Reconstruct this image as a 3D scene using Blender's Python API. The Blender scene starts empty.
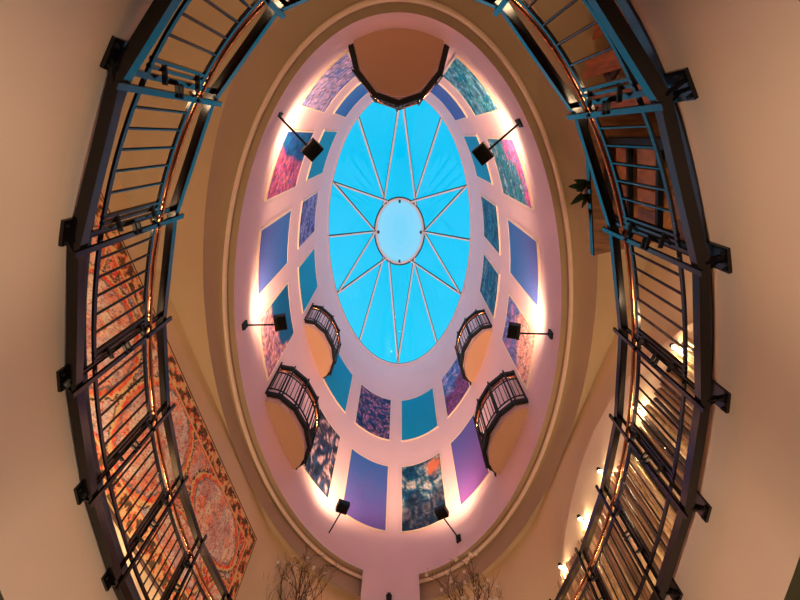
import bpy, math, random
from mathutils import Vector, Matrix, noise
S = bpy.context.scene
K = 1.25            # metres per design unit
Z0 = 1.5            # camera height above the lobby floor
PI = math.pi
def W(p): return Vector((p[0]*K, p[1]*K, p[2]*K + Z0))
def lin(c):
    return tuple(((v/255)/12.92 if v/255 <= .04045 else ((v/255+.055)/1.055)**2.4) for v in c)
# ------------------------------------------------------------- camera
fpx = 400.0
z = Vector((0.87, 163.16, fpx)).normalized()
ro = 0.0046
yv = Vector((-math.sin(ro), -math.cos(ro), 0)); yv = (yv - z*yv.dot(z)).normalized()
xv = z.cross(yv)
cam_d = bpy.data.cameras.new('camera'); cam = bpy.data.objects.new('camera', cam_d)
S.collection.objects.link(cam)
cam_d.sensor_width = 36; cam_d.lens = fpx/800*36; cam_d.clip_end = 200; cam_d.clip_start = .02
right = Vector((xv[0], yv[0], z[0])); up = Vector((xv[1], yv[1], z[1])); fwd = Vector((xv[2], yv[2], z[2]))
cam.matrix_world = Matrix.Translation(W((0,0,0))) @ Matrix((right, up, -fwd)).transposed().to_4x4()
S.camera = cam
S.view_settings.view_transform = 'Standard'; S.view_settings.look = 'None'
S.view_settings.gamma = 1; S.view_settings.exposure = 0.0; S.view_settings.use_curve_mapping = False
# ------------------------------------------------------------- sky
wd = bpy.data.worlds.new('dusk_sky'); S.world = wd; wd.use_nodes = True
nt = wd.node_tree; N = nt.nodes; L = nt.links
bg = N['Background']
tc = N.new('ShaderNodeTexCoord'); sx = N.new('ShaderNodeSeparateXYZ'); L.new(tc.outputs['Generated'], sx.inputs[0])
ns = N.new('ShaderNodeTexNoise'); ns.inputs['Scale'].default_value = 2.2; ns.inputs['Detail'].default_value = 4
L.new(tc.outputs['Generated'], ns.inputs['Vector'])
rp = N.new('ShaderNodeValToRGB'); L.new(sx.outputs['Z'], rp.inputs[0])
e = rp.color_ramp.elements
e[0].position = 0.0; e[0].color = (.75, .8, .9, 1)
e[1].position = 1.0; e[1].color = (0.0, .52, .86, 1)
m = rp.color_ramp.elements.new(.84); m.color = (.02, .60, .92, 1)
m = rp.color_ramp.elements.new(.6); m.color = (.35, .75, .95, 1)
mx = N.new('ShaderNodeMix'); mx.data_type = 'RGBA'
mr = N.new('ShaderNodeMapRange'); mr.inputs[1].default_value = .5; mr.inputs[2].default_value = .8; mr.inputs[4].default_value = .35
L.new(ns.outputs['Fac'], mr.inputs[0]); L.new(mr.outputs[0], mx.inputs['Factor'])
L.new(rp.outputs[0], mx.inputs['A']); mx.inputs['B'].default_value = (.12, .68, .95, 1)
L.new(mx.outputs['Result'], bg.inputs[0]); bg.inputs[1].default_value = 1.12
# ------------------------------------------------------------- light levels (watts)
P_FLOOD = 320; P_WASH_L = 13; P_WASH_R = 12; P_LOBBY = 2500; P_SPOT = 9
C_FLOOD = (1.0, .62, .34); C_WASH = (1.0, .66, .38); C_LOBBY = (1.0, .72, .50)
# ------------------------------------------------------------- materials
MATS = {}
def mat(name, col, rough=.6, metal=0, spec=.5, var=0, scale=8, bump=0, bscale=None, coat=0, emit=None, stretch=None):
    if name in MATS: return MATS[name]
    m = bpy.data.materials.new(name); m.use_nodes = True; MATS[name] = m
    n = m.node_tree.nodes; l = m.node_tree.links; b = n['Principled BSDF']
    b.inputs['Roughness'].default_value = rough; b.inputs['Metallic'].default_value = metal
    b.inputs['Specular IOR Level'].default_value = spec; b.inputs['Coat Weight'].default_value = coat
    t = n.new('ShaderNodeTexCoord'); mp = n.new('ShaderNodeMapping'); l.new(t.outputs['Object'], mp.inputs[0])
    if stretch: mp.inputs['Scale'].default_value = stretch
    nz = n.new('ShaderNodeTexNoise'); nz.inputs['Scale'].default_value = scale; nz.inputs['Detail'].default_value = 5
    l.new(mp.outputs[0], nz.inputs['Vector'])
    cr = n.new('ShaderNodeValToRGB'); l.new(nz.outputs['Fac'], cr.inputs[0])
    a = [max(0, c*(1-var)) for c in col]; d = [min(1, c*(1+var)) for c in col]
    cr.color_ramp.elements[0].position = .3; cr.color_ramp.elements[1].position = .7
    cr.color_ramp.elements[0].color = (*a, 1); cr.color_ramp.elements[1].color = (*d, 1)
    l.new(cr.outputs[0], b.inputs['Base Color'])
    if bump:
        n2 = n.new('ShaderNodeTexNoise'); n2.inputs['Scale'].default_value = bscale or scale*4; n2.inputs['Detail'].default_value = 3
        l.new(mp.outputs[0], n2.inputs['Vector'])
        bp = n.new('ShaderNodeBump'); bp.inputs['Strength'].default_value = bump; bp.inputs['Distance'].default_value = .01
        l.new(n2.outputs['Fac'], bp.inputs['Height']); l.new(bp.outputs[0], b.inputs['Normal'])
    if emit:
        b.inputs['Emission Color'].default_value = (*emit[0], 1); b.inputs['Emission Strength'].default_value = emit[1]
    return m
def vmat(name, rough=.7, amp=.18, scale=40):
    if name in MATS: return MATS[name]
    m = bpy.data.materials.new(name); m.use_nodes = True; MATS[name] = m
    n = m.node_tree.nodes; l = m.node_tree.links; b = n['Principled BSDF']; b.inputs['Roughness'].default_value = rough
    b.inputs['Specular IOR Level'].default_value = .25
    at = n.new('ShaderNodeAttribute'); at.attribute_name = 'Col'
    t = n.new('ShaderNodeTexCoord'); nz = n.new('ShaderNodeTexNoise'); nz.inputs['Scale'].default_value = scale; nz.inputs['Detail'].default_value = 4
    l.new(t.outputs['Object'], nz.inputs['Vector'])
    mr = n.new('ShaderNodeMapRange'); mr.inputs[1].default_value = .3; mr.inputs[2].default_value = .7
    mr.inputs[3].default_value = 1-amp; mr.inputs[4].default_value = 1+amp; l.new(nz.outputs['Fac'], mr.inputs[0])
    v = n.new('ShaderNodeVectorMath'); v.operation = 'SCALE'; l.new(at.outputs['Color'], v.inputs[0]); l.new(mr.outputs[0], v.inputs['Scale'])
    l.new(v.outputs[0], b.inputs['Base Color'])
    return m
M_drum = mat('cream_pink_plaster', (.90, .64, .71), .75, var=.02, scale=1.5, bump=.05, bscale=60, spec=.2)
M_wall = mat('warm_beige_plaster', (.77, .59, .39), .8, var=.03, scale=1.2, bump=.05, bscale=60, spec=.15)
M_fascia = mat('beige_fascia_plaster', (.76, .60, .48), .7, var=.03, scale=1.0, spec=.2)
M_soffit = mat('apricot_soffit_paint', (.60, .36, .24), .8, var=.02, scale=1)
M_flatceil = mat('beige_flat_ceiling_paint', (.52, .39, .26), .85, var=.02, scale=1, spec=.1)
M_niche = mat('pale_niche_plaster', (.88, .70, .52), .8, var=.02)
M_ceil = mat('brown_ceiling_paint', (.43, .32, .22), .85, var=.02, scale=1, spec=.1)
M_trim = mat('cream_moulding', (.86, .68, .55), .5, var=.02)
M_black = mat('black_painted_steel', (.007, .006, .007), .16, var=.2, spec=.45)
M_blackm = mat('matte_black_metal', (.010, .009, .010), .6, var=.2, spec=.3)
M_copper = mat('polished_copper_rail', (.70, .27, .13), .22, metal=1, var=.1, scale=4)
M_white_metal = mat('white_mullion_paint', (.9, .78, .82), .4, var=.05)
M_gasket = mat('dark_gasket', (.02, .02, .025), .6)
M_edge = mat('dark_edge_strip', (.05, .05, .09), .35, var=.2)
M_wood = mat('brown_plank_wood', (.20, .075, .025), .5, var=.5, scale=3, bump=.3, stretch=(1, 6, 6))
M_wood2 = mat('orange_crate_wood', (.34, .13, .04), .6, var=.4, scale=5, bump=.3, stretch=(6, 1, 1))
M_wood3 = mat('reddish_timber', (.36, .11, .045), .55, var=.45, scale=4, bump=.3, stretch=(6, 6, 1))
M_dwood = mat('dark_timber', (.05, .022, .014), .6, var=.4, scale=4)
M_frame = mat('cream_picture_mould', (.92, .76, .64), .5, var=.02)
M_gold = mat('speckled_gold_slat', (.72, .52, .28), .35, metal=.6, var=.45, scale=30, stretch=(1, 1, .4))
M_bronze = mat('bronze_slat', (.33, .21, .12), .35, metal=.6, var=.4, scale=12, stretch=(1, 1, .2))
M_dslat = mat('dark_slat', (.06, .04, .035), .4, metal=.4, var=.4, scale=12, stretch=(1, 1, .2))
M_bulb = mat('lit_bulb', (1, .9, .7), .3, emit=((1, .78, .45), 18))
M_leaf = mat('dark_green_leaf', (.012, .03, .012), .45, var=.4, scale=10)
M_flower = mat('pink_bract', (.8, .4, .4), .5)
M_twig = mat('dry_brown_twig', (.10, .045, .025), .7, var=.4)
M_blossom = mat('white_dried_blossom', (.85, .72, .60), .6, var=.1)
M_vase = mat('brown_ceramic', (.16, .07, .04), .3, var=.3)
M_stone = mat('lobby_stone_floor', (.10, .08, .06), .35, var=.2, scale=3)
M_carpet = mat('walkway_carpet', (.30, .18, .13), .9, var=.2, scale=20)
M_lowceil = mat('olive_lower_ceiling', (.16, .14, .07), .8, var=.05)
M_can = vmat('painted_canvas', .65, .12, 45)
M_tap = vmat('woven_tapestry', .9, .22, 70)
# hub of the skylight: milky diffusing plastic
m = bpy.data.materials.new('milky_diffuser'); m.use_nodes = True; MATS['milk'] = m
n = m.node_tree.nodes; l = m.node_tree.links; n.remove(n['Principled BSDF'])
tr = n.new('ShaderNodeBsdfTranslucent'); tr.inputs[0].default_value = (.92, .93, .95, 1)
tp = n.new('ShaderNodeBsdfTransparent'); tp.inputs[0].default_value = (1, 1, 1, 1); ms = n.new('ShaderNodeMixShader')
nz = n.new('ShaderNodeTexNoise'); nz.inputs['Scale'].default_value = 2; mr = n.new('ShaderNodeMapRange'); mr.inputs[3].default_value = .82; mr.inputs[4].default_value = .92
l.new(nz.outputs['Fac'], mr.inputs[0]); l.new(mr.outputs[0], ms.inputs[0])
l.new(tp.outputs[0], ms.inputs[1]); l.new(tr.outputs[0], ms.inputs[2]); l.new(ms.outputs[0], n['Material Output'].inputs[0]); M_milk = m
m = bpy.data.materials.new('clear_roof_glass'); m.use_nodes = True
n = m.node_tree.nodes; l = m.node_tree.links; n.remove(n['Principled BSDF'])
gl = n.new('ShaderNodeBsdfGlossy'); gl.inputs['Roughness'].default_value = .02
tp = n.new('ShaderNodeBsdfTransparent'); tp.inputs[0].default_value = (.96, .99, 1, 1); ms = n.new('ShaderNodeMixShader')
nz = n.new('ShaderNodeTexNoise'); nz.inputs['Scale'].default_value = 1; mr = n.new('ShaderNodeMapRange'); mr.inputs[3].default_value = .02; mr.inputs[4].default_value = .05
l.new(nz.outputs['Fac'], mr.inputs[0]); l.new(mr.outputs[0], ms.inputs[0])
l.new(tp.outputs[0], ms.inputs[1]); l.new(gl.outputs[0], ms.inputs[2]); l.new(ms.outputs[0], n['Material Output'].inputs[0]); M_glass = m
# ------------------------------------------------------------- mesh builder (design units in, metres out)
def V(*a): return Vector(a)
class MB:
    def __init__(s): s.v = []; s.f = []; s.c = []
    def add(s, vs, fs):
        o = len(s.v); s.v += [Vector(p) for p in vs]; s.f += [tuple(o+i for i in f) for f in fs]; return s
    def obox(s, c, ax, ay, az_, hx, hy, hz):
        ax = Vector(ax).normalized()*hx; ay = Vector(ay).normalized()*hy; az_ = Vector(az_).normalized()*hz; c = Vector(c)
        vs = [c+ax*i+ay*j+az_*k for i in (-1, 1) for j in (-1, 1) for k in (-1, 1)]
        return s.add(vs, [(0, 1, 3, 2), (4, 6, 7, 5), (0, 4, 5, 1), (2, 3, 7, 6), (0, 2, 6, 4), (1, 5, 7, 3)])
    def box(s, x0, x1, y0, y1, z0, z1):
        return s.obox(((x0+x1)/2, (y0+y1)/2, (z0+z1)/2), (1, 0, 0), (0, 1, 0), (0, 0, 1), abs(x1-x0)/2, abs(y1-y0)/2, abs(z1-z0)/2)
    def bar(s, p, q, w, h, up=(0, 0, 1), ext=0):
        p = Vector(p); q = Vector(q); d = (q-p).normalized(); u = Vector(up); u = (u-d*u.dot(d)).normalized(); r = d.cross(u)
        return s.obox((p+q)/2, d, r, u, (q-p).length/2+ext, w/2, h/2)
    def tube(s, pts, r, n=8, closed=False, cap=True):
        pts = [Vector(p) for p in pts]; m = len(pts); rings = []
        rr = r if isinstance(r, (list, tuple)) else [r]*m
        for i, p in enumerate(pts):
            a = pts[(i-1) % m] if (closed or i > 0) else p; b = pts[(i+1) % m] if (closed or i < m-1) else p
            d = (b-a).normalized(); u = V(0, 0, 1) if abs(d.z) < .9 else V(1, 0, 0)
            u = (u-d*u.dot(d)).normalized(); w = d.cross(u)
            rings.append([p+(u*math.cos(t)+w*math.sin(t))*rr[i] for t in [2*PI*k/n for k in range(n)]])
        vs = [v for g in rings for v in g]; fs = []
        for i in range(m if closed else m-1):
            j = (i+1) % m
            for k in range(n): fs.append((i*n+k, i*n+(k+1) % n, j*n+(k+1) % n, j*n+k))
        if cap and not closed: fs += [tuple(range(n))[::-1], tuple((m-1)*n+k for k in range(n))]
        return s.add(vs, fs)
    def loft(s, rings, closed=True):
        n = len(rings[0]); vs = [v for g in rings for v in g]; fs = []
        for i in range(len(rings)-1):
            for k in range(n if closed else n-1): fs.append((i*n+k, i*n+(k+1) % n, (i+1)*n+(k+1) % n, (i+1)*n+k))
        return s.add(vs, fs)
    def lathe(s, c, prof, n=16):
        c = Vector(c); rings = [[c+V(r*math.cos(2*PI*k/n), r*math.sin(2*PI*k/n), h) for k in range(n)] for r, h in prof]
        return s.loft(rings)
    def ball(s, c, r, n=8, sq=1):
        return s.lathe(c, [(max(1e-4, r*math.sin(PI*i/6)), -r*sq*math.cos(PI*i/6)) for i in range(7)], n)
    def prism(s, poly, z0, z1):
        n = len(poly); vs = [V(p[0], p[1], z0) for p in poly]+[V(p[0], p[1], z1) for p in poly]
        return s.add(vs, [tuple(range(n))[::-1], tuple(range(n, 2*n))]+[(i, (i+1) % n, n+(i+1) % n, n+i) for i in range(n)])
    def build(s, name, m, parent=None, origin=None, smooth=False, cols=None):
        if origin is None:
            if parent is not None: origin = Vector(parent['_o'])
            else:
                lo = Vector([min(v[i] for v in s.v) for i in range(3)]); hi = Vector([max(v[i] for v in s.v) for i in range(3)])
                origin = V((lo.x+hi.x)/2, (lo.y+hi.y)/2, lo.z)
        origin = Vector(origin)
        me = bpy.data.meshes.new(name); me.from_pydata([(v-origin)*K for v in s.v], [], s.f); me.update()
        if cols:
            at = me.color_attributes.new('Col', 'FLOAT_COLOR', 'POINT')
            for i, c in enumerate(cols): at.data[i].color = (*c, 1)
        me.materials.append(m)
        if smooth:
            for p in me.polygons: p.use_smooth = True
            me.set_sharp_from_angle(angle=math.radians(40))
        o = bpy.data.objects.new(name, me); S.collection.objects.link(o)
        o['_o'] = tuple(origin)
        if parent is not None:
            o.parent = parent
            o.location = (origin-Vector(parent['_o']))*K
        else: o.location = W(origin)
        return o
def tag(o, label=None, cat=None, group=None, kind=None):
    if label: o['label'] = label
    if cat: o['category'] = cat
    if group: o['group'] = group
    if kind: o['kind'] = kind
    return o
def thing(name, origin, label, cat, group=None):
    o = bpy.data.objects.new(name, None); S.collection.objects.link(o); o.empty_display_size = .1
    o.location = W(origin); o['_o'] = tuple(origin)
    return tag(o, label, cat, group)
def struct(name, mb, m, smooth=False): return tag(mb.build(name, m, smooth=smooth), kind='structure')
def lamp(name, kind, pos, power, col, parent=None, target=None, size=.1, spot=None, blend=.6, shape=None):
    d = bpy.data.lights.new(name, kind); d.energy = power; d.color = col
    if kind == 'AREA':
        d.shape = 'RECTANGLE' if shape else 'DISK'; d.size = (shape[0] if shape else size)*K
        if shape: d.size_y = shape[1]*K
    else: d.shadow_soft_size = size*K
    if name in ('wall_fill', 'edge_fill'): d.specular_factor = .08
    if spot: d.spot_size = math.radians(spot); d.spot_blend = blend
    o = bpy.data.objects.new(name, d); S.collection.objects.link(o)
    pos = Vector(pos)
    if target is not None: o.rotation_euler = (Vector(target)-pos).to_track_quat('-Z', 'Y').to_euler()
    if parent is not None: o.parent = parent; o.location = (pos-Vector(parent['_o']))*K
    else: o.location = W(pos)
    return o
# ------------------------------------------------------------- plan geometry (design units, camera at origin)
XC, YC, A, B = -.03, 3.13, 2.227, 4.299       # drum
H_RIM, H_TOP = 4.854, 12.1
def D(az, d=0, h=0):
    t = math.radians(az); return V(XC+(A+d)*math.cos(t), YC+(B+d)*math.sin(t), h)
RX, RY, RA, RB = -.062, 3.1, 2.02, 4.05        # railing ring
def R(az, d=0, h=0):
    t = math.radians(az); return V(RX+(RA+d)*math.cos(t), RY+(RB+d)*math.sin(t), h)
JY, JA, JB, H_J = 2.88, 2.42, 4.65, 4.45       # outer step of the ceiling
def wall_x(Y): return 3.12-.1836*Y
def wallpt(az, h=0, e=0):                       # upper floor wall in direction az from (0, JY)
    t = math.radians(az); c, s_ = math.cos(t), math.sin(t)
    best = 1e9
    for sg in (1, -1):                        # sg*x = 3.12-.1836 y
        den = sg*c+.1836*s_
        if den > 1e-6: best = min(best, (3.12+e-.1836*JY)/den)
    if s_ < 0: best = min(best, (JY+2.3+e)/(-s_))
    if JY+best*s_ > 5.55:
        best = min(best, 1/math.sqrt((c/(2.55+e))**2+(s_/(4.80+e))**2))
    return V(best*c, JY+best*s_, h)
AZ = [i*2.5 for i in range(144)]
FD = .072                                     # fascia offset from the railing ring
def F_(az, d=0, h=0): return R(az, d, h)+V(.032, 0, 0)   # fascia ellipse
H_F = 2.05                                    # upper floor level
H_L = 1.35                                    # lobby ceiling
# drum wall and pilaster
mb = MB(); hs = [H_RIM, 5.2, 5.7, 6.5, 7.4, 7.9, 8.35, 9.2, 10.1, 11.1, H_TOP]
mb.loft([[D(a, 0, h) for a in AZ] for h in hs])
struct('wall_drum', mb, M_drum, True)
mb = MB(); mb.loft([[D(a, d, h) for a in AZ] for d, h in [(0, H_TOP), (-.035, H_TOP), (-.035, H_TOP+.10), (.0, H_TOP+.10), (.3, H_TOP+.12)]])
struct('trim_1', mb, M_drum, True)
# ceiling ring: soffit, bead, sloping strip
prof = [(0, 4.854), (.075, 4.854), (.075, 4.80)]
mb = MB(); mb.loft([[D(a, d, h) for a in AZ] for d, h in prof])
o = struct('ceiling_reveal', mb, M_ceil)
mb = MB()
bead = [(.075, 4.80), (.078, 4.775), (.09, 4.76), (.105, 4.758), (.12, 4.766), (.128, 4.785)]
mb.loft([[D(a, d, h) for a in AZ] for d, h in bead]); struct('trim_2', mb, M_trim, True)
mb = MB()
def J(az, h=H_J, d=0):
    t = math.radians(az); return V((JA+d)*math.cos(t), JY+(JB+d)*math.sin(t), h)
rings = [[D(a, .128, 4.785) for a in AZ], [D(a, .15, 4.77) for a in AZ]]
for q in (.25, .5, .75, 1): rings.append([D(a, .15, 4.77).lerp(J(a), q)+V(0, 0, .07*math.sin(PI*q)) for a in AZ])
mb.loft(rings); struct('ceiling_ring', mb, M_ceil, True)
mb = MB(); W0 = []
for a in AZ:
    W0.append(wallpt(math.degrees(math.atan2((J(a)-V(0, JY, 0)).y, J(a).x)), H_J))
mb.loft([[J(a) for a in AZ], [J(a, H_J+.04, .015) for a in AZ], [w+V(0, 0, .04) for w in W0]]); struct('ceiling', mb, M_flatceil)
# upper walls
mb = MB(); wz = [i*2 for i in range(180)]
# exact corners
wz = sorted(set(wz) | {math.degrees(math.atan2(-2.3-JY, sg*wall_x(-2.3))) % 360 for sg in (1, -1)})
mb.loft([[wallpt(a, h) for a in wz] for h in (H_F, 3.0, H_J+.045)])
struct('wall_upper', mb, M_wall, True)
# walkway floor slab and its edge
mb = MB()
mb.loft([[F_(a, FD, H_F) for a in AZ], [wallpt(math.degrees(math.atan2(R(a).y-JY, R(a).x)), H_F, .02) for a in AZ]])
struct('floor_walkway', mb, M_carpet)
mb = MB(); mb.loft([[F_(a, FD, h) for a in AZ] for h in (H_L, 1.7, H_F-.02)]); struct('wall_fascia', mb, M_fascia, True)
mb = MB(); mb.loft([[F_(a, d, h) for a in AZ] for d, h in ((FD, H_F-.02), (FD-.012, H_F-.02), (FD-.012, H_F+.045), (FD+.02, H_F+.045), (FD+.02, H_F))])
struct('trim_3', mb, M_edge, True)
# lobby below
mb = MB(); sq = []
for a in AZ:
    t = math.radians(a); c, s_ = math.cos(t), math.sin(t); k = min(6.5/abs(c) if abs(c) > 1e-6 else 99, 8/abs(s_) if abs(s_) > 1e-6 else 99)
    sq.append(V(k*c, 3+k*s_, 0))
mb.loft([[F_(a, FD, H_L) for a in AZ], [p+V(0, 0, H_L) for p in sq]]); struct('ceiling_lobby', mb, M_lowceil)
mb = MB(); mb.loft([[p+V(0, 0, H_L) for p in sq], [p+V(0, 0, -1.2) for p in sq]]); struct('wall_lobby', mb, mat('dark_lobby_panelling', (.10, .07, .05), .6, var=.2))
mb = MB(); mb.add([p+V(0, 0, -1.2) for p in sq], [tuple(range(len(sq)))]); struct('floor', mb, M_stone)
# pilaster under the drum
mb = MB()
def az_of_x(x): return math.degrees(math.acos((x-XC)/A))
a0, a1 = az_of_x(.365), az_of_x(-.65)
pa = [a0+(a1-a0)*i/10 for i in range(11)]
front = [D(a, 0, 0) for a in pa]
poly = front+[V(-.65, 7.85, 0), V(.365, 7.85, 0)]
for z0, z1 in ((H_F, H_RIM+.0),):
    mb.loft([[p+V(0, 0, h) for p in poly] for h in (z0, z1-.3, z1)])
struct('wall_pilaster', mb, M_drum)
# ------------------------------------------------------------- skylight
sky = thing('oval_skylight', (XC, YC, H_TOP), 'oval glass skylight with radiating mullions and milky oval centre at top of the pink drum', 'skylight')
HUBH, HA, HB_ = 14.1, .84, 1.16
def hub(az, d=0, h=HUBH): t = math.radians(az); return V(XC+(HA+d)*math.cos(t), YC+.0+(HB_+d)*math.sin(t), h)
rimaz = [91, 53.8, 22.9, -2.1, -24.8, -58, -89, -122, -153.9, -176.6, 157.4, 127.9]
mb = MB(); mb.tube([D(a, -.02, H_TOP+.13) for a in AZ], .016, 6, closed=True); mb.build('rim_frame', M_gasket, sky, smooth=True)
mb = MB(); mb.tube([hub(a) for a in AZ[::2]], .055, 8, closed=True); mb.build('hub_ring', M_white_metal, sky, smooth=True)
mb = MB(); mb.tube([hub(a, .05, HUBH-.04) for a in AZ[::2]], .025, 6, closed=True); mb.build('hub_gasket', M_gasket, sky, smooth=True)
mb = MB(); c = hub(0)*0+V(XC, YC, HUBH+.35)
mb.loft([[hub(a, -.02) for a in AZ[::2]], [hub(a, -.3, HUBH+.22) for a in AZ[::2]], [hub(a, -.6, HUBH+.3) for a in AZ[::2]]])
mb.add([hub(a, -.6, HUBH+.3) for a in AZ[::2]], [tuple(range(len(AZ[::2])))])
mb.build('milky_dome', M_milk, sky, smooth=True)
for a in (0, 90, 180, 270):
    q = hub(a, -.09, HUBH-.05); MB().obox(q, (1, 0, 0), (0, 1, 0), (0, 0, 1), .035, .05, .03).build('latch', M_gasket, sky)
spk = [(91, 56), (91, 124), (53.8, 56), (22.9, 56), (22.9, 0), (-2.1, 0), (-24.8, 0), (-24.8, -56), (-58, -56), (-89, -56), (-89, -124),
       (-122, -124), (-153.9, -124), (-153.9, 180), (-176.6, 180), (157.4, 180), (157.4, 124), (127.9, 124)]
seen = {}
for ra, ha in spk:
    k = seen.get(ha, 0); seen[ha] = k+1
    off = {0: -7, 1: 0, 2: 7}[k]
    if ha in (0, -56): off = off
    p = D(ra, -.04, H_TOP+.15); q = hub(ha+(off if ha not in (0, 180) else off*-.0), .02)
    mu = MB().bar(p, q, .052, .06).build('mullion', M_white_metal, sky)
    d = (q-p).normalized(); sd = d.cross(V(0, 0, 1)).normalized()
    if sd.y > 0: sd = -sd
    MB().bar(p+sd*.034, q+sd*.034, .017, .07).build('gasket', M_gasket, mu, origin=Vector(sky['_o']))
ra_s = sorted(a % 360 for a in rimaz)
for i, a in enumerate(ra_s):
    b = ra_s[(i+1) % 12]; b = b if b > a else b+360
    st = [a+(b-a)*k/6 for k in range(7)]
    MB().loft([[D(x, -.02, H_TOP+.19) for x in st], [hub(x, 0, HUBH+.03) for x in st]], closed=False).build('glass_pane', M_glass, sky)
# ------------------------------------------------------------- painted panels
def N2(x, y, z=0.): return noise.noise(V(x, y, z))
def fb(x, y, z=0.): return noise.fractal(V(x, y, z), .6, 2., 4)
def mixc(a, b, t): t = max(0, min(1, t)); return tuple(a[i]*(1-t)+b[i]*t for i in range(3))
def C(*c): return lin(c)
def patch(f0, cs, ct, rr, col):
    cc = C(*col)
    def f(s, t, sd):
        r_ = math.hypot((s-cs)/rr, (t-ct)/(rr*.8))+.5*N2(s*9, t*9, sd); return mixc(cc, f0(s, t, sd), (r_-.5)/.6)
    return f
def plain(top, bot):  # vertical blend; the bottom colour can carry pink lamplight rising from below
    T, Bc = C(*top), C(*bot)
    def f(s, t, sd): return mixc(Bc, T, t+.12*fb(s*6, t*6, sd))
    return f
def land(cols, sc=9, thr=.0, diag=0, horizon=None):
    cs = [C(*c) for c in cols]
    def f(s, t, sd):
        n = .5+1.0*fb(s*sc*.8+2*N2(t*4, s*4, sd), t*sc*.7, sd)+diag*(s-.5)
        k = max(0, min(.999, n))*(len(cs)-1); i = int(k)
        c = mixc(cs[i], cs[i+1], k-i)
        n2 = fb(s*18+3*n, t*16, sd+7)
        return tuple(max(0, v*(1.1+1.0*n2)) for v in c)
    return f
def split(fa, fb_, edge, soft=.06, axis='t'):
    def f(s, t, sd):
        q = t if axis == 't' else s
        e = edge+.22*N2(s*3.1, t*3.1, sd)+(.25*(s-.5) if axis == 't' else .3*(t-.5))
        k = max(0, min(1, (q-e)/soft+.5)); return mixc(fa(s, t, sd), fb_(s, t, sd), k)
    return f
P = []   # az0, az1 (s runs az0->az1), row, fn, label
teal = plain((0, 165, 220), (10, 160, 215)); blue = plain((55, 125, 215), (95, 105, 200)); purple = plain((75, 95, 190), (150, 95, 190))  # blue and purple have the pink lamplight mixed into their bottom colour
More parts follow.
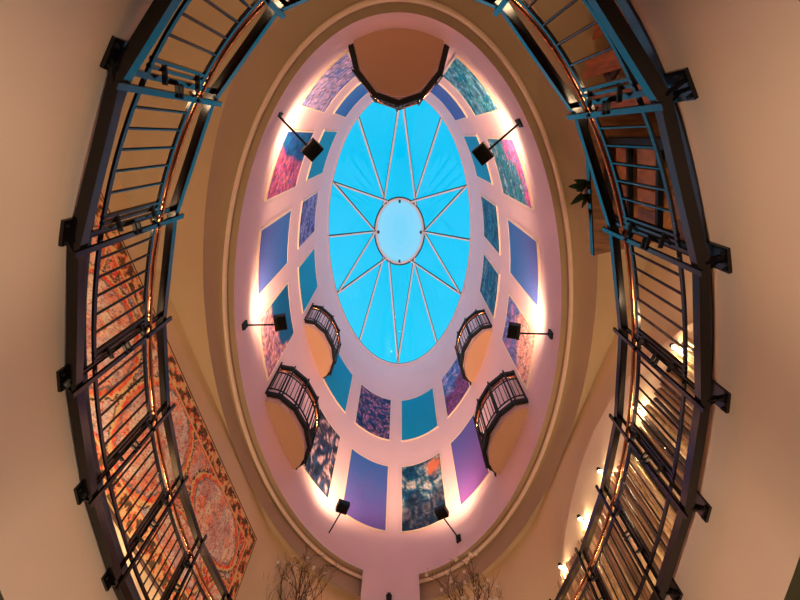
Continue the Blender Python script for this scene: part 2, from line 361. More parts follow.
P += [(-124.8, -107, 0, land([(95, 105, 185), (160, 150, 205), (205, 165, 200), (90, 115, 190)], 5), 'pale lilac landscape panel at the upper left, lower row beside the dark top balcony'),
 (-147.5, -131.7, 0, split(land([(40, 60, 150), (0, 80, 150), (20, 90, 150)], 8), land([(175, 70, 120), (210, 95, 140), (100, 60, 150), (225, 120, 140)], 10), .45, .05, 's'), 'pink and blue orchard panel, lower row, behind the upper left floodlight'),
 (-168.3, -154.1, 0, blue, 'plain blue panel, pink lamplight painted into its foot, on the left, lower row'),
 (171.3, 186, 0, split(land([(220, 170, 190), (120, 80, 140), (230, 150, 150), (250, 190, 190)], 12), plain((0, 110, 170), (20, 100, 160)), .55, .08), 'garden panel of pink and violet dabs, lower row, behind the left middle floodlight'),
 (128, 143.5, 0, land([(15, 30, 60), (40, 70, 110), (60, 40, 60), (200, 170, 180)], 6), 'dark mottled panel, lower row, right of the low left balcony'),
 (96.4, 119.8, 0, plain((60, 115, 205), (115, 95, 190)), 'large plain blue panel with pink lamplight painted into its foot, lower row, bottom centre left of the middle pier'),
 (63.6, 87.7, 0, patch(split(land([(10, 30, 60), (30, 55, 85), (90, 90, 110)], 9), land([(0, 60, 100), (20, 80, 120), (90, 130, 150), (190, 190, 190)], 7), .4, .12), .8, .84, .22, (235, 130, 90)), 'dark blue mottled panel, lower row, bottom centre right of the middle pier'),
 (39, 55.8, 0, plain((100, 105, 200), (130, 80, 165)), 'plain violet panel, lower row, left of the low right balcony'),
 (-3, 10.6, 0, split(land([(240, 190, 180), (220, 150, 150), (250, 200, 190)], 14), land([(130, 130, 210), (90, 120, 190), (190, 130, 190)], 8), .55, .1), 'pale field under violet sky panel, lower row, behind the right middle floodlight'),
 (-23.8, -9.3, 0, blue, 'plain blue panel on the right, lower row'),
 (-46.6, -30.9, 0, split(land([(225, 90, 170), (200, 110, 180), (90, 120, 190)], 12), land([(20, 120, 150), (60, 150, 170), (40, 90, 160), (160, 190, 200)], 10), .28, .1), 'teal and magenta foliage panel, lower row, behind the upper right floodlight'),
 (-71.2, -54.2, 0, land([(0, 100, 150), (20, 140, 170), (130, 180, 210), (30, 100, 150)], 11), 'teal flecked panel at the upper right, lower row beside the dark top balcony'),
 (-124, -100, 1, plain((40, 110, 200), (90, 140, 220)), 'blue streaked upper row panel at the upper left beside the top balcony'),
 (-147.1, -131, 1, teal, 'plain teal upper row panel beside the upper left floodlight head'),
 (-167.7, -153.9, 1, land([(70, 60, 150), (110, 110, 190), (150, 150, 210), (60, 60, 120)], 6), 'violet and blue hills upper row panel on the left'),
 (172, 186.2, 1, teal, 'plain teal upper row panel just above the high left balcony'),
 (128, 146, 1, teal, 'plain teal upper row panel right of the high left balcony'),
 (96.2, 120.2, 1, land([(20, 40, 90), (0, 80, 140), (90, 60, 110), (200, 130, 170), (30, 60, 110)], 10), 'dark speckled garden upper row panel, bottom centre left of the middle pier'),
 (62.7, 87.6, 1, teal, 'plain teal upper row panel, bottom centre right of the middle pier'),
 (37, 55, 1, split(land([(120, 60, 120), (150, 80, 140), (90, 60, 130)], 7), land([(110, 130, 210), (40, 120, 190), (170, 160, 220)], 6), .5, .08), 'violet field and blue sky upper row panel left of the high right balcony'),
 (-4.4, 9.4, 1, land([(0, 70, 120), (20, 100, 140), (90, 130, 160)], 8), 'dark teal upper row panel just above the high right balcony'),
 (-25, -10.8, 1, land([(0, 80, 130), (10, 110, 150), (60, 130, 160), (0, 60, 120)], 7), 'dark teal streaked upper row panel on the right, middle of the wall'),
 (-47.4, -32, 1, teal, 'plain teal upper row panel beside the upper right floodlight head'),
 (-80, -54.6, 1, plain((60, 100, 200), (90, 110, 200)), 'blue violet upper row panel at the upper right beside the top balcony')]
ROW = [(5.73, 7.44), (8.36, 10.07)]
for i, (z0, z1, r, fn, lab) in enumerate(P):
    h0, h1 = ROW[r]; th = thing('painted_panel', D((z0+z1)/2, 0, h0), lab, 'painting')
    na, nh = 34, 46; mb = MB(); cols = []
    ring = []
    for j in range(nh+1):
        t = j/nh; ring.append([])
        for k in range(na+1):
            s_ = k/na; ring[-1].append(D(z0+(z1-z0)*s_, -.022, h0+(h1-h0)*t)); cols.append(fn(1-s_, t, i*3.7))
    mb.loft(ring, closed=False)
    # thickness
    o0 = len(mb.v); edge = [D(z0+(z1-z0)*k/na, -.0, h) for h in (h0, h1) for k in range(na+1)]
    mb.v += edge; cols += [cols[k] for k in range(na+1)]*2
    for k in range(na):
        mb.f.append((k+1, k, o0+k, o0+k+1)); tb = nh*(na+1); mb.f.append((tb+k, tb+k+1, o0+na+1+k+1, o0+na+1+k))
    mb.build('canvas', M_can, th, cols=cols)
    mb = MB(); w = .024; st = [z0+(z1-z0)*k/12 for k in range(13)]
    def fr(azs, ha, hb): 
        mb.loft([[D(a, 0, ha) for a in azs], [D(a, -.03, ha) for a in azs], [D(a, -.03, hb) for a in azs], [D(a, 0, hb) for a in azs]], closed=False)
    dz = lambda a: math.degrees(w/math.hypot(A*math.sin(math.radians(a)), B*math.cos(math.radians(a))))
    stx = [z0-dz(z0)]+st+[z1+dz(z1)]
    fr(stx, h0-w, h0); fr(stx, h1, h1+w)
    for za, zb in ((z0-dz(z0), z0), (z1, z1+dz(z1))):
        mb.loft([[D(za, 0, h) for h in (h0, h1)], [D(za, -.03, h) for h in (h0, h1)], [D(zb, -.03, h) for h in (h0, h1)], [D(zb, 0, h) for h in (h0, h1)]], closed=False)
    mb.build('frame', M_frame, th)
# ------------------------------------------------------------- big oval railing
rail = thing('oval_railing', (RX, RY, 1.85), 'black steel oval railing with copper handrail around the floor opening', 'railing')
post_az = [-179.2, -167.2, -154.4, -140.5, -125.0, -109.8, -90, -71, -53.3, -38.0, -24.3, -11.5, .6, 13.2, 26, 39.5, 54, 71, 90, 109, 126, 141.5, 156.2, 169.2]
post_az = sorted(a % 360 for a in post_az); NP = len(post_az)
HB, HT = 1.95, 2.854
for h, w, t, nm in ((HB, .058, .055, 'bottom_beam'), (HT, .055, .05, 'top_beam')):
    mb = MB(); n_ = NP
    inn = [[R(a, d, h+z_) for a in post_az] for d, z_ in ((-w/2, -t/2), (w/2, -t/2), (w/2, t/2), (-w/2, t/2), (-w/2, -t/2))]
    mb.loft(inn); mb.build(nm, M_black, rail)
fine = [i*1.5 for i in range(240)]
mb = MB(); mb.tube([R(a, .0, 2.70) for a in fine], .016, 10, closed=True); mb.build('handrail', M_copper, rail, smooth=True)
mb = MB(); mb.loft([[R(a, d, z_) for a in fine] for d, z_ in ((-.007, 2.105), (.007, 2.105), (.007, 2.13), (-.007, 2.13), (-.007, 2.105))]); mb.build('lower_rail', M_black, rail)
mb = MB(); mb.loft([[R(a, d, z_) for a in fine] for d, z_ in ((-.009, 2.62), (.009, 2.62), (.009, 2.645), (-.009, 2.645), (-.009, 2.62))]); mb.build('upper_rail', M_black, rail)
def tangent(F, a): return (F(a+.5)-F(a-.5)).normalized()
vis = lambda a: not (45 < a < 150)
for i, a in enumerate(post_az):
    if not vis(a): continue
    T = tangent(R, a); Nn = V(-T.y, T.x, 0)            # inward
    sg = -1 if T.y*1 > 0 else 1
    if abs(R(a).x) < .9 and R(a).y < 1: sg = 1 if R(a).x > 0 else -1
    Ts = T*sg if True else T                           # side on which the second bars stand
    # side pointing to -Y (away from the front)
    Ts = T if T.y < 0 else -T
    c = R(a)
    mb = MB(); mb.bar(c+Nn*.038+V(0, 0, 1.88), c+Nn*.038+V(0, 0, 2.93), .032, .016, up=Nn); po = mb.build('post_bar', M_black, rail)
    mb = MB(); mb.bar(c+Nn*.0+Ts*.055+V(0, 0, 1.99), c+Nn*.0+Ts*.055+V(0, 0, 2.83), .03, .016, up=Nn); mb.build('post_bar', M_black, rail)
    for off in (.10, .135):
        mb = MB(); mb.bar(c+Ts*off+V(0, 0, 2.11), c+Ts*off+V(0, 0, 2.66), .016, .022, up=Nn); mb.build('panel_stile', M_black, rail)
    for hh in (2.22, 2.36, 2.40, 2.56):
        mb = MB()
        if hh in (2.36, 2.40): mb.bar(c+Nn*.05+Ts*-.005+V(0, 0, hh), c+Nn*.02+Ts*.06+V(0, 0, hh), .02, .014)
        else: mb.bar(c+Nn*.04+Ts*.045+V(0, 0, hh), c+Ts*.13+V(0, 0, hh), .022, .014)
        mb.build('spacer_clip', M_blackm, rail)
    hk = [c+Nn*.055+V(0, 0, 2.60), c+Nn*.0+V(0, 0, 2.61), c+Nn*-.03+V(0, 0, 2.65), c+Nn*-.02+V(0, 0, 2.70), c+V(0, 0, 2.705)]
    MB().tube(hk, .011, 6).build('handrail_bracket', M_black, rail, smooth=True)
    # wall bracket
    ps_ = .055 if c.x < 0 else .015
    wb = MB(); 
    wb.obox(F_(a, FD-.009, HB)+Ts*ps_, T, (0, 0, 1), Nn, .068, .07, .009); bo = wb.build('wall_plate', M_black, rail)
    MB().bar(c+T*.022+V(0, 0, HB-.01), F_(a, FD-.01, HB+.02)+T*.022+Ts*ps_, .016, .03).build('bracket_arm', M_black, bo, origin=Vector(rail['_o']))
    MB().bar(c-T*.022+V(0, 0, HB-.01), F_(a, FD-.01, HB-.04)-T*.022+Ts*ps_, .016, .03).build('bracket_arm', M_black, bo, origin=Vector(rail['_o']))
    for sx_ in (-1, 1):
        MB().obox(F_(a, FD-.022, HB-.05)+Ts*ps_+T*.045*sx_, T, (0, 0, 1), Nn, .008, .008, .008).build('bolt', M_blackm, bo, origin=Vector(rail['_o']))
    # balusters to next post
    b = post_az[(i+1) % NP]; b = b if b > a else b+360
    if not vis(b % 360): continue
    arc = (R(b)-R(a)).length
    n_b = max(3, round((arc-.14)/.148))
    for k in range(1, n_b+1):
        # leave the stile side free
        f0 = .14/arc
        if T.y < 0: s_ = f0+(1-f0)*k/(n_b+1)
        else: s_ = (1-f0)*k/(n_b+1)
        x = a+(b-a)*s_
        MB().tube([R(x, 0, 2.12), R(x, 0, 2.65)], .0085, 6).build('baluster', M_black, rail)
# ------------------------------------------------------------- balconies
def balcony(az0, az1, depth, h0, h1, lab, nm='round_balcony', nb=9, round_=1.0):
    P0, P1 = D(az0, .03, 0), D(az1, .03, 0); mid = (P0+P1)/2; ch = (P1-P0); half = ch.length/2; e1 = ch.normalized()
    nn = V(-e1.y, e1.x, 0); 
    if nn.dot(V(XC, YC, 0)-mid) < 0: nn = -nn
    def q(t, d=0, h=0):       # t 0..1 along the bulge
        th_ = PI*t; return mid-e1*(half+d)*math.cos(th_)+nn*(depth+d)*math.sin(th_)+V(0, 0, h)
    bal = thing(nm, mid+V(0, 0, h0), lab, 'balcony')
    arc = [i/28 for i in range(29)]; mb = MB()
    back = [D(az1+(az0-az1)*k/8, .03, 0) for k in range(1, 8)]
    poly = [q(t) for t in arc]+back
    n_ = len(poly); 
    mb.loft([[p+V(0, 0, h0) for p in poly], [p+V(0, 0, h0+.12) for p in poly]])
    poly2 = [q(t, .03) for t in arc]+back
    mb.loft([[p+V(0, 0, h0+.12) for p in poly], [p+V(0, 0, h0+.12) for p in poly2], [p+V(0, 0, h0+.17) for p in poly2]])
    mb.add([p+V(0, 0, h0+.17) for p in poly2], [tuple(range(n_))])
    mb.build('slab', M_drum, bal)
    mb = MB(); mb.add([p+V(0, 0, h0) for p in poly]+[p+V(0, 0, h0+.01) for p in poly], [tuple(range(n_)), tuple(range(n_, 2*n_))]+[(i, (i+1) % n_, n_+(i+1) % n_, n_+i) for i in range(n_)])
    mb.build('soffit', M_soffit, bal)
    pt = [0, 1/6, 2/6, .5, 4/6, 5/6, 1]; od = .065
    hb, ht = h0+.13, h1
    for h, nm_ in ((hb, 'bottom_beam'), (ht, 'top_beam')):
        mb = MB()
        mb.loft([[q(t, od+d, h+z_) for t in pt] for d, z_ in ((-.035, -.035), (.035, -.035), (.035, .035), (-.035, .035), (-.035, -.035))], closed=False)
        mb.add([q(0, od+d, h+z_) for d, z_ in ((-.035, -.035), (.035, -.035), (.035, .035), (-.035, .035))], [(0, 1, 2, 3)])
        mb.add([q(1, od+d, h+z_) for d, z_ in ((-.035, -.035), (.035, -.035), (.035, .035), (-.035, .035))], [(0, 1, 2, 3)])
        mb.build(nm_, M_blackm, bal)
    fa = [i/36 for i in range(37)]
    MB().tube([q(t, od, ht-.14) for t in fa], .018, 8).build('handrail', M_copper, bal, smooth=True)
    MB().tube([q(t, od, ht-.21) for t in fa], .013, 6).build('upper_rail', M_blackm, bal)
    MB().tube([q(t, od, hb+.13) for t in fa], .013, 6).build('lower_rail', M_blackm, bal)
    for t in pt:
        tt = min(.985, max(.015, t)); tn = (q(tt+.01)-q(tt-.01)).normalized()
        for s_, d_ in ((-.03, .04), (.03, .0)):
            MB().bar(q(tt, od+d_, hb-.07)+tn*s_, q(tt, od+d_, ht+.07)+tn*s_, .03, .018, up=tn.cross(V(0, 0, 1))).build('post_bar', M_blackm, bal)
    for i in range(6):
        for k in range(1, 4):
            t = pt[i]+(pt[i+1]-pt[i])*(k/4); MB().tube([q(t, od, hb+.13), q(t, od, ht-.21)], .0085, 6).build('baluster', M_blackm, bal)
    return bal
balcony(146.8, 168, .40, 5.45, 6.42, 'low left balcony with black railing and shaded brown underside')
balcony(13.5, 34.8, .40, 5.45, 6.42, 'low right balcony with black railing and shaded brown underside')
balcony(147.5, 168, .42, 8.3, 9.30, 'high left balcony with black railing and bright orange underside')
balcony(13.5, 34.5, .42, 8.3, 9.30, 'high right balcony with black railing and bright orange underside')
balcony(-103.5, -76.5, .62, 5.5, 6.45, 'dark top balcony seen from below with black railing over the skylight end')
# ------------------------------------------------------------- floodlights on arms
fl = [((-1.44, -.23), (-1.13, .10), 'black arm floodlight at the upper left in front of the pink orchard panel'),
      ((1.40, -.16), (1.06, .14), 'black arm floodlight at the upper right in front of the teal and magenta panel'),
      ((-2.22, 2.50), (-1.80, 2.49), 'black arm floodlight on the left in front of the garden panel'),
      ((2.17, 2.62), (1.73, 2.61), 'black arm floodlight on the right in front of the pale field panel'),
      ((-1.30, 6.74), (-1.04, 6.19), 'black arm floodlight at the bottom left of the middle pier'),
      ((1.10, 6.83), (.80, 6.31), 'black arm floodlight at the bottom right of the middle pier')]
for p, q, lab in fl:
    h = 5.15; p = V(p[0], p[1], h); q = V(q[0], q[1], h); d = (q-p).normalized(); sd = V(-d.y, d.x, 0)
    t = thing('arm_floodlight', p, lab, 'floodlight', 'floodlights around the drum')
    MB().obox(p-d*.0+V(0, 0, 0), d, sd, (0, 0, 1), .02, .05, .07).build('wall_plate', M_blackm, t)
    MB().tube([p+d*.01+V(0, 0, .0), q+V(0, 0, .0)], .014, 8).build('arm', M_blackm, t, smooth=True)
    MB().obox(q+d*.03, d, sd, (0, 0, 1), .02, .10, .02).build('yoke', M_blackm, t)
    nrm = (-d*.30+V(0, 0, .95)).normalized()      # where the lamp looks: back to the wall and up
    upv = nrm.cross(sd).normalized(); hc = q+d*.07+V(0, 0, .08)
    hd = MB(); hd.obox(hc, nrm, sd, upv, .055, .105, .085)
    for k in range(-3, 4): hd.obox(hc-nrm*.07+upv*k*.024, nrm, sd, upv, .018, .095, .004)
    ho = hd.build('lamp_head', M_blackm, t)
    MB().obox(hc+nrm*.056, nrm, sd, upv, .002, .09, .07).build('lens', M_bulb, ho, origin=Vector(t['_o']))
    lp = hc+nrm*.075
    lamp('flood_light', 'SPOT', lp, P_FLOOD, C_FLOOD, t, lp+V(0, 0, 1)-d*.08, .08, 168, 1.0)
# ------------------------------------------------------------- tapestry on the left wall
Y0, Y1, T0, T1 = .5, 5.47, 2.54, 4.1
def tw(Y, h, d): n_ = V(1, -.1836*1, 0); n_ = V(1, .0-.1836, 0).normalized(); return V(-wall_x(Y), Y, h)+n_*d
red, org, crm, gry, dk, gold = C(225, 75, 50), C(225, 130, 85), C(245, 205, 180), C(165, 165, 170), C(70, 50, 50), C(215, 180, 125)
ovals = [(1.15, .72, .62, .52), (2.45, .80, .60, .62), (3.60, .40, .55, .28), (3.95, 1.02, .70, .36), (4.75, .45, .42, .30), (.45, .9, .3, .4), (1.8, .35, .35, .22), (3.1, 1.1, .25, .3)]
olv = C(105, 85, 55)
def tapcol(s, t):                        # s along, t up, in design units
    Lx, Hy = Y1-Y0, T1-T0
    e = min(s, Lx-s, t, Hy-t)
    n1 = fb(s*5, t*5, 3.3); n2 = fb(s*15, t*15, 8.1); n3 = fb(s*2.3+4, t*2.3, 1.2); n4 = fb(s*32, t*32, 4.4)
    if e < .016: return dk
    if e < .035: return gold
    if e < .20:
        w = math.sin(s*24+2*n1)*math.sin(t*24+2*n1)+n2*1.4
        if w < -.25: return mixc(dk, olv, .5+n4)
        if w < .2: return mixc(red, olv, .5+1.5*n4)
        return mixc(org, gold, w+n4)
    if e < .222: return gold
    if e < .24: return red
    for cx, cy, rx, ry in ovals:
        r = math.hypot((s-cx)/rx, (t-cy)/ry)+.05*n2
        if r < .86:
            vv = abs(fb(s*6+2, t*6, 2.5)); v2 = abs(fb(s*11+2, t*11, 7.5))
            c = mixc(crm, C(235, 150, 120), .45+1.6*n1)
            if n3 > .12: c = mixc(c, gry, .5)
            if vv < .045: c = C(200, 80, 55)
            elif v2 < .03: c = mixc(c, dk, .45)
            return mixc(c, dk, max(0, n4*.6))
        if r < .90: return mixc(dk, gry, .4)
        if r < .98: return mixc(red, org, .5+n2*2)
        if r < 1.04: return gold
        if r < 1.07: return dk
    base = mixc(mixc(gry, crm, .35+2*n1), mixc(red, olv, .3+n2*2), .45+2.2*n3)
    vein = abs(fb(s*5.2, t*5.2, 5.5)); v3 = abs(fb(s*9, t*9, 1.5))
    if vein < .07: base = mixc(red, dk, .25+n2)
    elif v3 < .05: base = mixc(gold, org, .4)
    if n2 > .2: base = mixc(base, dk, .65)
    if n4 > .22: base = mixc(base, crm, .5)
    return base
mb = MB(); NX, NY = 420, 128; cols = []; ring = []
for j in range(NY+1):
    ring.append([])
    for i in range(NX+1):
        s_ = (Y1-Y0)*i/NX; t_ = (T1-T0)*j/NY
        ring[-1].append(tw(Y0+s_, T0+t_, .035)); cols.append(tuple(min(.95, v*1.3) for v in tapcol(s_, t_)))
mb.loft(ring, closed=False)
o0 = len(mb.v); mb.v += [tw(Y, h, .005) for Y, h in ((Y0, T0), (Y1, T0), (Y1, T1), (Y0, T1))]; cols += [dk]*4
c4 = [0, NX, (NY+1)*(NX+1)-1, NY*(NX+1)]
for k in range(4): mb.f.append((c4[k], c4[(k+1) % 4], o0+(k+1) % 4, o0+k))
tag(mb.build('tapestry', M_tap, cols=cols), 'long red and cream ornamental tapestry hanging on the left wall', 'tapestry')
# ------------------------------------------------------------- right wall: arched panel, lit slats
def rw(Y, h, d): n_ = V(-1, -.1836, 0).normalized(); return V(wall_x(Y), Y, h)+n_*d
arch = [(1.55, 3.36), (1.8, 3.52), (2.1, 3.68), (2.5, 3.85), (2.95, 3.96), (3.4, 4.0), (3.9, 3.95), (4.4, 3.83), (4.85, 3.65), (5.2, 3.48), (5.5, 3.28)]
mb = MB(); poly = [(1.55, 2.1)]+arch+[(5.5, 2.1)]; n_ = len(poly)
mb.add([rw(Y, h, .08) for Y, h in poly]+[rw(Y, h, .0) for Y, h in poly], [tuple(range(n_))]+[(i, (i+1) % n_, n_+(i+1) % n_, n_+i) for i in range(n_)])
tag(mb.build('arched_wall_panel', M_niche), 'arched raised beige panel on the right wall behind the metal slats', 'wall panel')
random.seed(5)
Y = 1.75; k = 0; spot_Y = (1.88, 2.66, 3.59, 4.29, 5.05)
while Y < 5.42:
    w = random.choice((.03, .04, .05, .065)); kind = random.choice('gbbdbgd')
    if k % 9 == 4: kind, w = 'g', .10
    h = 3.36+.05*random.random(); h = min(h, 3.28+.9*(5.5-Y), 3.36+.6*(Y-1.55))
    mm = {'g': M_gold, 'b': M_bronze, 'd': M_dslat}[kind]
    mb = MB(); rr = w/2; c0 = rw(Y+rr, 0, .11)
    prof_ = [c0+rw(Y, 0, rr*1.0*math.sin(PI*j/6)+.0)*0+ (rw(Y+rr-rr*math.cos(PI*j/6), 0, .092+rr*.9*math.sin(PI*j/6))-c0) for j in range(7)]
    mb.loft([[p+V(0, 0, 2.12) for p in prof_]+[rw(Y+w, 2.12, .083), rw(Y, 2.12, .083)], [p+V(0, 0, h) for p in prof_]+[rw(Y+w, h, .083), rw(Y, h, .083)]])
    mb.add([p+V(0, 0, h) for p in prof_]+[rw(Y+w, h, .083), rw(Y, h, .083)], [tuple(range(9))])
    nm, lb = {'g': ('speckled gold vertical slat on the arched panel of the right wall', 'gold slats'), 'b': ('bronze vertical slat on the arched panel of the right wall', 'bronze slats'), 'd': ('dark narrow vertical slat on the arched panel of the right wall', 'dark slats')}[kind]
    tag(mb.build('metal_slat', mm, smooth=True), nm, 'slat', lb)
    Y += w+.012; k += 1
labs = ['small lit spotlight at the upper end of the metal slats', 'small lit spotlight above the slats beside the second one down', 'small lit spotlight shining above the middle of the slats', 'small lit spotlight second lowest above the slats', 'small lit spotlight lowest on the arched panel']
for Y, lb in zip(spot_Y, labs):
    hh = {1.88: 3.37, 2.66: 3.47, 3.59: 3.52, 4.29: 3.47, 5.05: 3.40}[Y]
    t = thing('wall_spotlight', rw(Y, hh, .06), lb, 'spotlight', 'spotlights over the slats')
    MB().tube([rw(Y, hh, .08), rw(Y, hh+.01, .14)], .006, 6).build('stem', M_blackm, t)
    c = rw(Y, hh+.02, .15); MB().lathe(c, [(.001, .035), (.022, .035), (.03, -.01), (.03, -.012)], 10).build('shade', M_blackm, t, smooth=True)
    MB().ball(c+V(0, 0, -.008), .024).build('bulb', M_bulb, t, smooth=True)
    lamp('spot_glow', 'POINT', c+V(0, 0, -.04), P_SPOT, (1, .7, .38), t, size=.025)
# ------------------------------------------------------------- wooden shelf unit at the right
e1 = V(.228, .974, 0).normalized(); e2 = V(e1.y, -e1.x, 0); O = V(1.572, -.15, 0)
def sp(a, b, h): return O+e1*a+e2*b+V(0, 0, h)
sh = thing('shelf_unit', sp(.55, .4, H_F), 'tall shelf unit with brown plank top and black posts beyond the right railing', 'shelf')
mb = MB(); mb.obox(sp(.61, .42, 3.72), e1, e2, (0, 0, 1), .61, .42, .025); tp_ = mb.build('plank_top', M_wood, sh)
MB().obox(sp(.61, -.006, 3.72), e1, e2, (0, 0, 1), .61, .006, .03).build('top_edge', M_black, tp_, origin=Vector(sh['_o']))
for a, b in ((.22, .14), (.88, .14), (.22, .74), (.88, .74)):
    MB().obox(sp(a, b, (H_F+3.69)/2), e1, e2, (0, 0, 1), .035, .03, (3.69-H_F)/2-.005).build('post', M_blackm, sh)
for h in (2.45, 2.95, 3.35):
    for b_ in (.16, .72): MB().obox(sp(.55, b_, h), e1, e2, (0, 0, 1), .34, .02, .016).build('shelf_rail', M_blackm, sh)
MB().bar(sp(.22, .12, 3.62), sp(.88, .12, 3.62), .03, .05).build('cross_rail', M_blackm, sh)
def crate(a, b, h, la, lb_, hh, lab):
    t = thing('wooden_crate', sp(a, b, h), lab, 'crate', 'crates on the shelf unit')
    for s_ in (-1, 1):
        for k in range(4): MB().obox(sp(a-la/2+la*(k+.5)/4, b+s_*lb_/2, h+hh/2), e1, e2, (0, 0, 1), la/8-.010, .008, hh/2).build('side_slat', M_wood2, t)
        for k in range(3):
            z_ = h+hh*(k+.5)/3
            MB().obox(sp(a+s_*la/2, b, z_), e1, e2, (0, 0, 1), .008, lb_/2-.01, hh/6-.006).build('end_slat', M_wood2, t)
    for s_ in (-1, 1):
        for q_ in (-1, 1):
            MB().obox(sp(a+s_*(la/2-.025), b+q_*(lb_/2-.02), h+hh/2), e1, e2, (0, 0, 1), .014, .010, hh/2).build('corner_post', M_wood3, t)
    for k in range(4): MB().obox(sp(a-la/2+la*(k+.5)/4, b, h+.012), e1, e2, (0, 0, 1), la/8-.008, lb_/2-.01, .010).build('bottom_board', M_wood2, t)
crate(.55, .44, 2.967, .60, .58, .24, 'orange wooden crate on the middle shelf of the dark unit')
crate(.55, .44, 2.467, .60, .58, .30, 'orange wooden crate on the lowest shelf of the dark unit')
crate(.55, .44, 3.367, .60, .58, .16, 'shallow wooden crate on the highest shelf of the dark unit')
# plant on the plank top
pl = thing('potted_plant', sp(.62, .12, 3.745), 'dark leafy plant with a pink bract hanging over the wooden plank top', 'plant')
MB().lathe(sp(.62, .14, 3.745), [(.001, 0), (.06, 0), (.085, .13), (.09, .14), (.075, .14), (.07, .12), (.001, .12)], 14).build('pot', M_vase, pl, smooth=True)
def leaf(mb, p, d, ln, w, droop=.3):
    d = Vector(d).normalized(); sd = d.cross(V(0, 0, 1)).normalized(); pts = []
    n_ = 7
    for k in range(n_+1):
        t = k/n_; c = p+d*ln*t+V(0, 0, -droop*ln*t*t); ww = w*math.sin(PI*min(1, t*.93+.05))**.8
        pts.append((c-sd*ww/2+V(0, 0, .15*ww), c, c+sd*ww/2+V(0, 0, .15*ww)))
    mb.loft([list(x) for x in pts], closed=False)
base = sp(.62, .14, 3.865)
for (a, b, ln, w, dr, z_) in [(-.25, -1, .30, .07, .25, .1), (-.1, -1, .24, .06, .5, .15), (.35, -1, .30, .075, .2, .05), (.5, -.9, .26, .06, .6, .0), (-.45, -.9, .24, .06, .1, .2), (.8, -.7, .32, .04, .9, 0), (.1, 1, .2, .06, .2, .1), (.9, .3, .22, .06, .2, .1), (-.9, .3, .22, .06, .2, .1)]:
    mb = MB(); leaf(mb, base, e1*a+e2*b+V(0, 0, z_), ln, w, dr); mb.build('leaf', M_leaf, pl, smooth=True)
mb = MB(); leaf(mb, base, e1*.08+e2*-1+V(0, 0, 0), .18, .07, .35); mb.build('bract', M_flower, pl, smooth=True)
# timber lattice stand
tl = thing('timber_lattice', (1.78, -.62, H_F), 'reddish wooden lattice stand with crossed braces at the upper right', 'stand')
ly = [-.88, -.58, -.28]; ltop = [4.18, 4.25, 4.0]
for y_, tp__ in zip(ly, ltop):
    MB().box(1.70, 1.73, y_-.075, y_+.075, H_F, tp__).build('upright_board', M_wood3, tl)
    MB().box(1.98, 2.01, y_-.05, y_+.05, H_F, tp__-.1).build('upright_board', M_wood3, tl)
for i in range(2):
    for k in range(4):
        z0, z1 = 2.35+k*.42, 2.35+(k+1)*.42
        MB().bar((1.75, ly[i], z0), (1.75, ly[i+1], z1), .06, .03, up=(1, 0, 0)).build('brace', M_dwood, tl)
        MB().bar((1.78, ly[i], z1), (1.78, ly[i+1], z0), .06, .03, up=(1, 0, 0)).build('brace', M_dwood, tl)
for z_ in (2.5, 3.05, 3.6):
    MB().box(1.74, 1.98, -.95, -.29, z_, z_+.03).build('shelf_board', M_wood, tl)
# ------------------------------------------------------------- dried branches
def branches(x, y, lab, seed, bloss):
    random.seed(seed)
    t = thing('branch_vase', (x, y, H_F), lab, 'branches', 'vases of dried branches')
    MB().lathe((x, y, H_F), [(.001, 0), (.07, 0), (.12, .25), (.09, .6), (.045, .8), (.06, .86), (.045, .86), (.03, .8), (.001, .78)], 16).build('vase', M_vase, t, smooth=True)
    tips = []
    def grow(mb, p, d, ln, r, lv):
        pts = [p]; n_ = 5; c = p.copy(); dd = d.copy()
        for k in range(n_):
            dd = (dd+V(random.uniform(-.2, .2), random.uniform(-.13, .13), random.uniform(-.1, .14))).normalized()
            c = c+dd*ln/n_; 
            if c.z > 4.3: c.z = 4.3
            pts.append(c.copy())
            if lv > 0:
                for _ in range(2 if lv > 1 else 2):
                    nd = (dd+V(random.uniform(-.9, .9), random.uniform(-.5, .5), random.uniform(-.2, .7))).normalized()
                    grow(mb, c, nd, ln*random.uniform(.28, .5), r*.55, lv-1)
        mb.tube(pts, [max(.0016, r*(1-.6*k/n_)) for k in range(n_+1)], 4, cap=False); tips.append(pts[-1])
    for k in range(6):
        mb = MB(); ang = -1.5+3.0*k/5
        grow(mb, V(x+ang*.01, y, H_F+.8), V(ang*.24, random.uniform(-.12, .04), 1).normalized(), 1.2, .010, 2)
        mb.build('branch', M_twig, t)
    random.shuffle(tips)
    hi_ = [q_ for q_ in tips if q_.z > 3.75][:bloss]
    for q_ in hi_:
        mb = MB(); mb.ball(q_, random.uniform(.016, .032), 7); mb.ball(q_+V(.02, .01, .01), .015, 6); mb.build('blossom', M_blossom, t, smooth=True)
branches(-1.50, 6.36, 'dry brown branches in a vase at the bottom left beside the tapestry end', 3, 16)
branches(1.16, 6.60, 'dry branches with pale blossoms in a vase at the bottom right of the pink pier', 8, 50)
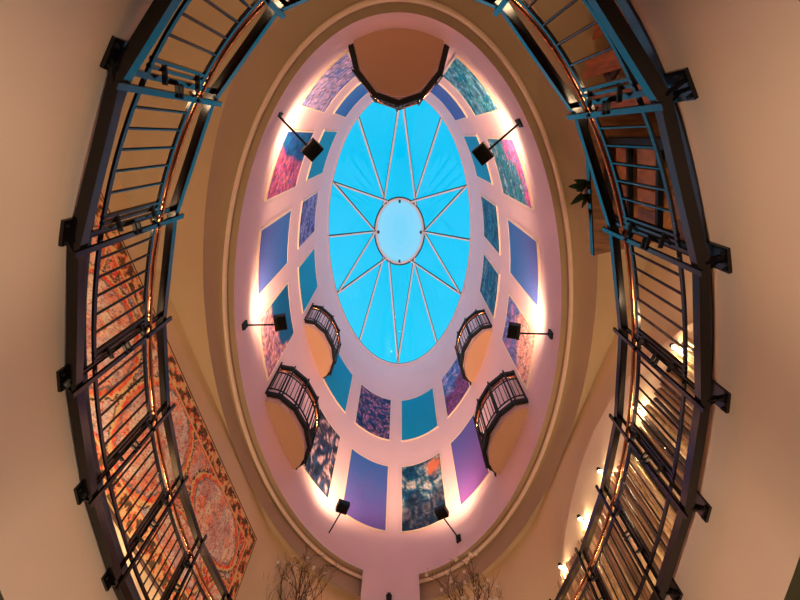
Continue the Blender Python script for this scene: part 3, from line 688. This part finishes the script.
# small wall lantern on the pilaster
lt = thing('wall_lantern', (-.17, 7.40, 4.42), 'small dark wall lantern low on the pink pier', 'lantern')
yb = D(93.7, 0, 0).y
MB().box(-.20, -.14, yb-.02, yb+.01, 4.40, 4.56).build('back_plate', M_blackm, lt)
MB().lathe((-.17, yb-.07, 4.38), [(.001, 0), (.04, .0), (.055, .10), (.03, .13), (.001, .15)], 8).build('lantern_body', M_blackm, lt)
MB().ball((-.17, yb-.07, 4.37), .022).build('glass_tip', M_blossom, lt)
# ------------------------------------------------------------- added fill uplights, unseen behind the walkway edge, to brighten the upper walls
for i, (az_, pw) in enumerate([(150, 'L'), (163, 'L'), (176, 'L'), (189, 'L'), (202, 'L'), (216, 'L'), (232, 'T'), (30, 'R'), (17, 'R'), (4, 'R'), (-9, 'R'), (-24, 'R'), (-52, 'T'), (-70, 'T'), (-110, 'T'), (118, 'F'), (62, 'F')]):
    p = R(az_, .22, H_F); wpt = wallpt(math.degrees(math.atan2(p.y-JY, p.x)), 3.4)
    t = thing('fill_uplight', p, 'added unseen fill uplight on the walkway floor facing the wall', 'uplight', 'added fill uplights on the walkway')
    T_ = tangent(R, az_); MB().obox(p+V(0, 0, .02), T_, V(-T_.y, T_.x, 0), (0, 0, 1), .12, .02, .018).build('housing', M_blackm, t)
    lamp('wall_fill', 'AREA', p+V(0, 0, .045), {'L': P_WASH_L, 'F': P_WASH_L, 'R': P_WASH_R, 'T': 7}[pw], C_WASH, t, V(wpt.x, wpt.y, 5.2), shape=(.24, .05))
# added fill lamps, unseen under the opening, brighten the far side of its edge
for i, (x, y) in enumerate(((-.9, .2), (.9, .2), (-1.0, 2.4), (1.0, 2.4), (-1.0, 4.6), (1.0, 4.6))):
    t = thing('fill_lamp', (x, y, -1.2), 'added unseen fill lamp on the lobby floor turned to the opposite side', 'fill lamp', 'added fill lamps in the lobby')
    MB().lathe((x, y, -1.2), [(.001, 0), (.14, 0), (.14, .02), (.015, .03), (.015, .6), (.001, .6)], 14).build('stand', M_blackm, t, smooth=True)
    tg = V(-2.1 if x > 0 else 2.1, y, 1.62); ps = V(x, y, -.50); dr = (tg-ps).normalized()
    MB().obox(ps-dr*.08, dr, (0, 1, 0), dr.cross(V(0, 1, 0)), .07, .12, .08).build('lamp_head', M_blackm, t)
    lamp('edge_fill', 'SPOT', ps, P_LOBBY/6, C_LOBBY, t, tg, .08, 48, 1.0)
for o in bpy.data.objects:
    if '_o' in o: del o['_o']
